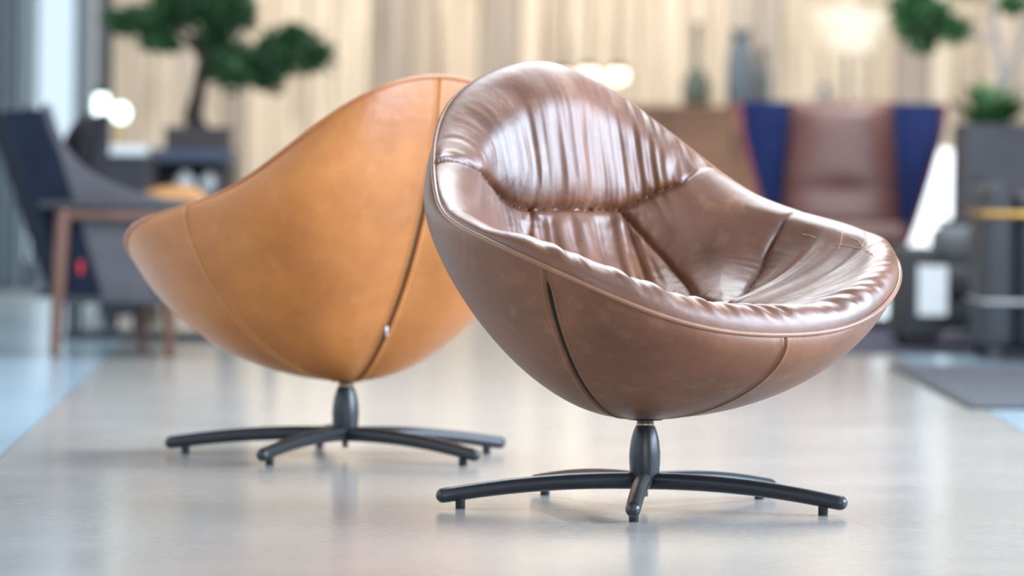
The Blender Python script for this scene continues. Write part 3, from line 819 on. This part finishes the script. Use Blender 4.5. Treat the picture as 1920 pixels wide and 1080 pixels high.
for k, (px, py, rx, rz, n) in enumerate(((250, 42, 52, 24, 330), (300, 78, 36, 20, 200), (330, 20, 62, 34, 460), (395, 8, 60, 40, 460), (445, 20, 40, 40, 260), (400, 78, 40, 26, 220), (440, 128, 58, 40, 420), (500, 140, 44, 30, 280), (545, 92, 52, 42, 460), (585, 110, 36, 24, 220), (500, 100, 40, 22, 160), (370, -40, 110, 40, 500))):
    q = rel(px, py, (k % 3-1)*.06); s = (D+.18)/F_PX
    leaf_cloud('foliage', tree, MAT['leaf_dark'], q, rx*s*1.18, .13, rz*s*1.3, int(n*1.6), .042, 100+k)

# dark sled-base coffee table behind the lounge chair
q0 = at(120, 636, 15.6); q1 = at(432, 636, 15.6)
ct = thing('coffee_table', 'low black sled-base coffee table behind the navy lounge chair', 'table', (0, 15.6, 0))
xa, xb = q0.x, q1.x+.15
for y_ in (-.02, .32):
    MB().box(xa, xb, y_-.012, y_+.012, 0, .022).build('runner', MAT['black_wood'], ct, smooth=False)
for x_ in (xa+.02, xb-.02):
    for y_ in (-.02, .32): MB().box(x_-.012, x_+.012, y_-.012, y_+.012, .022, .30).build('leg', MAT['black_wood'], ct, smooth=False)
MB().box(xa, xb, -.05, .35, .30, .325, bev=.003).build('top', MAT['black_wood'], ct, smooth=False)

# ================================================================== along the timber wall
D = 20.6
zt = at(1400, 199, D).z; xa = .35; xb = at(1668, 199, D).x
sb = thing('sideboard', 'long brown oak sideboard against the timber wall', 'sideboard', ((xa+xb)/2, D+.25, 0)); hw = (xb-xa)/2
MB().box(-hw, hw, -.25, .22, zt-.03, zt, bev=.004).build('top', MAT['oak_side'], sb, smooth=False)
MB().box(-hw, hw, -.23, .22, .36, zt-.03).build('body', MAT['oak_side'], sb, smooth=False)
nd = 4
for k in range(nd):
    x0 = -hw+2*hw*k/nd; x1 = -hw+2*hw*(k+1)/nd
    d_ = MB().box(x0+.006, x1-.006, -.25, -.23, .37, zt-.04, bev=.003).build('door', MAT['oak_side'], sb, smooth=False)
    MB().box(x1-.03, x1-.02, -.262, -.25, zt-.22, zt-.12, bev=.002).build('handle', MAT['black_metal'], d_, smooth=False)
for sx in (-1, 1):
    for sy in (-.2, .17): MB().box(sx*(hw-.06)-.02, sx*(hw-.06)+.02, sy-.02, sy+.02, 0, .36, bev=.003).build('leg', MAT['black_wood'], sb, smooth=False)
def bottle(label, px, top, w, D, mat, neck=.3, shoulder=.5, zb=zt):
    q = at(px, top, D); h = q.z-zb; r = w/2*D/F_PX; rn = r*neck
    o = thing('bottle_vase', label, 'vase', (q.x, D, zb), 0, 'glass vases on the sideboard')
    MB().lathe([(.003, 0), (r*.9, 0), (r, .02), (r, h*shoulder*.8), (r*.8, h*shoulder), (rn*1.1, h*(shoulder+.12)), (rn, h*.93), (rn*1.35, h*.94), (rn*1.35, h), (rn*.8, h)], 24).build('body', MAT[mat], o)
    return o
bottle('dark green bottle vase with slim neck on the sideboard', 1307, 42, 52, D+.15, 'green_glass', .26, .36)
bottle('smoky blue bottle vase on the sideboard beside the green one', 1390, 55, 56, D+.18, 'blue_glass', .55, .72)
bottle('slender pale blue vase at the edge of the smoky blue one', 1432, 88, 26, D+.26, 'blue_glass', .5, .6)
bottle('small grey-blue vase on the sideboard above the wing chair', 1546, 160, 34, D+.12, 'blue_glass', .5, .5)
q = at(1590, 62, D+.2)
lamp = thing('table_lamp', 'table lamp with lit opal bowl shade above the wing chair', 'lamp', (q.x, D+.2, zt))
zb0 = at(1590, 100, D+.2).z-zt; zb1 = at(1590, 22, D+.2).z-zt; s = (D+.2)/F_PX
MB().lathe([(.004, 0), (.045, 0), (.045, .012), (.012, .02), (.010, zb0), (.004, zb0)], 22).build('stem', MAT['green_glass'], lamp, sharp=40)
MB().lathe([(.004, zb0), (40*s, zb0), (46*s, zb0+.006), (74*s, zb1-.006), (76*s, zb1), (72*s, zb1), (40*s, zb0+.02), (.004, zb0+.02)], 32).build('bowl_shade', MAT['bowl'], lamp)
# three globe pendants
for k, (px, py, lab) in enumerate(((1056, 146, 'lit globe pendant half hidden behind the brown chair back, leftmost of three'), (1104, 141, 'lit globe pendant with black cap, middle one of three'), (1158, 142, 'lit globe pendant with black cap, rightmost of three'))):
    Dp = (18.3, 18.75, 18.5)[k]; q = at(px, py, Dp); r = 18*Dp/F_PX
    g = thing('globe_pendant', lab, 'lamp', (q.x, Dp, q.z), 0, 'lit globe pendants before the timber wall')
    MB().ball((0, 0, 0), r*1.1, r*1.1, r*.86, 22, 14).build('globe', MAT['globe'], g)
    MB().lathe([(.003, r*.62), (r*.86, r*.62), (r*.80, r*1.15), (r*.3, r*1.4), (.003, r*1.4)], 20).build('cap', MAT['black_wood'], g)
    MB().tube([(0, 0, r*1.15), (0, 0, Z_CEIL-q.z)], .003, n=6, caps=False).build('cord', MAT['rubber'], g)

# ================================================================== seating group on the right
def wing_chair():
    D = 18.0; cx = at(1577, 300, D).x
    c = thing('wing_chair', 'royal blue wing chair with rose edge and mauve leather cushions', 'armchair', (cx, D, .0105), math.radians(-4))
    def shellgrid(grow, z_extra, zs, dep):
        rows = []
        for z in zs:
            k = (z-.30)/.58; k = max(0, min(1, k))
            hw = .235+.175*k**.8+grow
            wing = .10+.20*(1-k)+.02*k+dep
            row = []
            for u in np.linspace(-1, 1, 25):
                a = abs(u); x_ = hw*math.copysign(min(1, (a/.72)**.9) if a < .72 else 1+.04*(a-.72), u)
                y_ = .12-.05*k-(0 if a < .45 else (a-.45)/.55*wing*(1 if a < .9 else 1))+.10*k+grow*.4
                if z > .80: y_ += 0
                row.append((x_*(1-.05*max(0, (a-.7)/.3)*k**8), y_, z-.06*max(0, (a-.62)/.38)**2*k**5))
            rows.append(row)
        A = np.array(rows); return A
    zs = list(np.linspace(.20, .885, 14))
    A = shellgrid(0, 0, zs, 0); B = shellgrid(.020, 0, zs, -.01)
    b = MB(); b.grid(A[..., 0], A[..., 1], A[..., 2]); b.build('inner_wings', MAT['blue_fabric'], c)
    b = MB(); b.grid(B[..., 0], B[..., 1]+.025, B[..., 2], flip=True)
    for j in range(24):     # top edge strip
        i = len(zs)-1
        b.add([A[i, j], A[i, j+1], B[i, j+1]+np.array([0, .025, 0]), B[i, j]+np.array([0, .025, 0])], [(0, 1, 2, 3)])
    for j in (0, 24):
        for i in range(len(zs)-1): b.add([A[i, j], A[i+1, j], B[i+1, j]+np.array([0, .025, 0]), B[i, j]+np.array([0, .025, 0])], [(0, 1, 2, 3)])
    b.build('outer_shell', MAT['rose_shell'], c)
    # back cushion: tall, slightly hollow
    g = np.linspace(-1, 1, 25); h = np.linspace(0, 1, 22)
    U, H = np.meshgrid(g, h, indexing='ij')
    hw = .245-.045*H
    puff = (1-np.abs(U)**3.0)**.6*(1-np.abs(2*H-1)**8)**.5
    dent = .025*np.exp(-((U)/.45)**2-((H-.30)/.10)**2)+.012*np.exp(-(((H-.34)/.03)**2))
    Yc = .04+.07*H-.11*puff+dent-.0*U
    b = MB(); b.grid(U*hw, Yc, .36+.53*H); b.grid(U*hw, Yc*0+.10+.055*H, .36+.53*H, flip=True)
    b.build('back_cushion', MAT['mauve'], c)
    MB().box(-.27, .27, -.42, .08, .30, .41, bev=.05, seg=4).build('seat_cushion', MAT['mauve'], c)
    MB().box(-.25, .25, -.38, .10, .22, .30, bev=.02).build('seat_base', MAT['rose_shell'], c)
    MB().tube([(0, -.12, .03), (0, -.12, .23)], .025, n=12).build('post', MAT['black_metal'], c)
    for k in range(4):
        a = math.pi/4+k*math.pi/2
        MB().tube([(0, -.12, .035), (.26*math.cos(a), -.12+.26*math.sin(a), .015)], .013, n=8).build('leg', MAT['black_metal'], c)
    return c
wing_chair()

# low grey leather sofa with a white price card
D = 15.5
x0 = at(1692, 560, D).x; x1 = at(1768, 560, D).x; zt = at(1730, 472, D).z
sofa = thing('low_armchair', 'low dark grey leather armchair with a white card on its arm', 'armchair', (x0, D, .0105))
aw = x1-x0; W = .62
for a_ in (0, W-aw):
    MB().box(a_, a_+aw, 0, .62, .03, zt, bev=.018, seg=3).build('arm', MAT['dark_grey'], sofa)
    MB().box(a_+.02, a_+aw-.02, .04, .08, 0, .03).build('foot', MAT['black_wood'], sofa, smooth=False)
    MB().box(a_+.02, a_+aw-.02, .54, .58, 0, .03).build('foot', MAT['black_wood'], sofa, smooth=False)
MB().box(aw, W-aw, .05, .62, .07, .17, bev=.015).build('seat_base', MAT['black_leather'], sofa)
MB().box(aw+.004, W-aw-.004, .02, .56, .17, .285, bev=.04, seg=4).build('seat_cushion', MAT['dark_grey'], sofa)
MB().box(aw+.004, W-aw-.004, .26, .60, .27, .42, bev=.05, seg=4).build('back_cushion', MAT['grey_leather'], sofa)
ca = at(1722, 498, D-.01); cb = at(1776, 592, D-.01)
tag(MB().box(ca.x, cb.x, D-.012, D-.006, cb.z, ca.z, bev=.001, seg=1).build('price_card', MAT['paper'], smooth=False), 'blank white card hanging on the arm of the low grey armchair', 'card')
qa = at(1770, 610, 15.9); qb = at(1822, 610, 15.9)

# black armchair at the right edge with brass and steel bands
D = 14.7
xa = at(1846, 500, D).x; zt = at(1880, 333, D).z
ba = thing('club_chair', 'tall black upholstered armchair with brass band at the right edge', 'armchair', (xa, D, 0))
MB().box(0, .10, 0, .53, .05, zt-.02, bev=.03, seg=3).build('arm', MAT['dark_grey'], ba)
MB().box(.10, .62, .02, .53, .05, zt-.05, bev=.04, seg=3).build('back', MAT['black_leather'], ba)
MB().box(.62, .72, 0, .53, .05, zt-.02, bev=.03, seg=3).build('arm', MAT['dark_grey'], ba)
zz = at(1880, 402, D).z; MB().box(-.006, .726, -.006, .536, zz-.010, zz+.010, bev=.003).build('band', MAT['brass'], ba)
zz = at(1880, 567, D).z; MB().box(-.006, .726, -.006, .536, zz-.007, zz+.007, bev=.003).build('band', MAT['steel'], ba)
for a_ in (.04, .68):
    for b_ in (.05, .48): MB().box(a_-.018, a_+.018, b_-.018, b_+.018, 0, .06).build('foot', MAT['black_wood'], ba, smooth=False)

# white low plinth and grey planter in front of the wall
D = 19.4
xa = at(1640, 300, D).x; xb = at(1803, 300, D).x; zt = at(1770, 281, D).z
pl = thing('display_plinth', 'white display plinth between the wing chair and the grey planter', 'plinth', ((xa+xb)/2, D+.15, 0)); hw = (xb-xa)/2
MB().box(-hw+.01, hw-.01, -.14, .14, 0, .05).build('plinth_base', MAT['paper'], pl, smooth=False)
MB().box(-hw, hw, -.15, .15, .05, zt, bev=.006).build('body', MAT['paper'], pl, smooth=False)
D = 17.6
xa = at(1808, 300, D).x; zt = at(1860, 238, D).z; pwid = .50
pl = thing('tall_planter', 'tall square grey planter behind the low grey armchair', 'planter', (xa+pwid/2, D+pwid/2, .0105))
h2 = pwid/2
for q in ((-h2, h2, -h2, -h2+.03), (-h2, h2, h2-.03, h2), (-h2, -h2+.03, -h2+.03, h2-.03), (h2-.03, h2, -h2+.03, h2-.03)):
    MB().box(*q, 0, zt, bev=.004).build('side', MAT['planter'], pl, smooth=False)
MB().box(-h2+.03, h2-.03, -h2+.03, h2-.03, 0, zt-.03).build('soil', MAT['soil'], pl, smooth=False)
Dt = D+.25; tx = at(1885, 240, Dt).x; tz = zt-.03
tr = thing('indoor_tree', 'pale-stemmed leafy indoor tree growing in the tall grey planter', 'tree', (tx, Dt, tz))
def rel2(px, py, dy=0): q = at(px, py, Dt+dy); return (q.x-tx, dy, q.z-tz)
MB().tube([rel2(1883, 240), rel2(1880, 170), rel2(1872, 100), rel2(1864, 40), rel2(1858, -30)], [.016, .015, .014, .012, .010], n=9).build('trunk', MAT['bark_pale'], tr)
MB().tube([rel2(1881, 165), rel2(1898, 120), rel2(1915, 80), rel2(1935, 20), rel2(1945, -30)], [.013, .012, .011, .010, .008], n=9).build('trunk', MAT['bark_pale'], tr)
MB().tube([rel2(1870, 80), rel2(1820, 60), rel2(1760, 40), rel2(1720, 20)], [.008, .007, .006, .004], n=7).build('branch', MAT['bark_pale'], tr)
for k, (px, py, rx, rz, n) in enumerate(((1712, 10, 44, 44, 340), (1752, 30, 40, 34, 240), (1730, 78, 32, 26, 180), (1790, 58, 40, 24, 200), (1895, 10, 36, 22, 160), (1800, -30, 100, 30, 300), (1700, 52, 24, 20, 100))):
    q = rel2(px, py, (k % 3-1)*.05); s = Dt/F_PX
    leaf_cloud('foliage', tr, MAT['leaf'], q, rx*s, .09, rz*s, n, .045, 300+k)
fx = at(1858, 225, Dt-.1).x
fp = thing('leafy_plant', 'low green leafy plant at the front of the tall grey planter', 'plant', (fx, Dt-.1, tz))
rg = random.Random(5)
for k in range(30):
    a = rg.uniform(0, 2*math.pi); L = rg.uniform(.16, .34); up = rg.uniform(.5, 2.2)
    d = Vector((math.cos(a), math.sin(a)*.6, up)).normalized(); sd = Vector((-math.sin(a), math.cos(a), 0))
    pts = []
    for i, (u, w) in enumerate(((0, .008), (.25, .026), (.5, .038), (.75, .028), (1, .003))):
        p = d*L*u+Vector((0, 0, -.05*u*u*L/.2)); pts += [p+sd*w, p+Vector((0, 0, -.004)), p-sd*w]
    fs = []
    for i in range(4):
        for j in range(2): fs.append((i*3+j, i*3+j+1, i*3+j+4, i*3+j+3))
    MB().add(pts, fs).build('leaf', MAT['leaf'], fp)
# rose bottle on the low armchair's back table
D = 16.7
q = at(1834, 412, D); zt = q.z
st = thing('pedestal_table', 'small round dark side table behind the low grey armchair', 'table', (q.x, D, .0105)); zt -= .0105
MB().lathe([(.004, zt-.02), (.15, zt-.02), (.15, zt), (.004, zt)], 32).build('top', MAT['black_wood'], st, sharp=40)
MB().lathe([(.004, .012), (.014, .012), (.014, zt-.02), (.004, zt-.02)], 16).build('post', MAT['black_metal'], st, sharp=40)
MB().lathe([(.004, 0), (.12, 0), (.12, .012), (.004, .012)], 32).build('base', MAT['black_metal'], st, sharp=40)
s = D/F_PX; hb = at(1834, 332, D).z-zt
bo = thing('rose_bottle', 'rose-coloured bottle with dark stopper on the small side table', 'bottle', (q.x, D, zt+.0105))
MB().lathe([(.003, 0), (15*s, 0), (16*s, .01), (16*s, hb*.5), (12*s, hb*.62), (6*s, hb*.72), (6*s, hb*.8), (.003, hb*.8)], 22).build('body', MAT['rose_glass'], bo)
MB().lathe([(.003, hb*.78), (8*s, hb*.78), (9*s, hb*.9), (6*s, hb), (.003, hb)], 18).build('stopper', MAT['black_wood'], bo)

# rugs
def rug(label, x0, x1, y0, y1, mat):
    o = thing('rug', label, 'rug', ((x0+x1)/2, (y0+y1)/2, 0)); hx, hy = (x1-x0)/2, (y1-y0)/2
    MB().box(-hx+.02, hx-.02, -hy+.02, hy-.02, 0, .010, bev=.003, seg=1).build('pile', MAT[mat], o, smooth=False)
    for q in ((-hx, hx, -hy, -hy+.02), (-hx, hx, hy-.02, hy), (-hx, -hx+.02, -hy+.02, hy-.02), (hx-.02, hx, -hy+.02, hy-.02)):
        MB().box(*q, 0, .007).build('binding', MAT['rubber'], o, smooth=False)
rug('dark grey rug lying on the open floor at the right edge', 1.18, 3.6, 11.66, 14.25, 'rug')
rug('violet grey rug under the low grey armchair and wing chair', .62, 3.6, 15.3, 19.2, 'rug_violet')
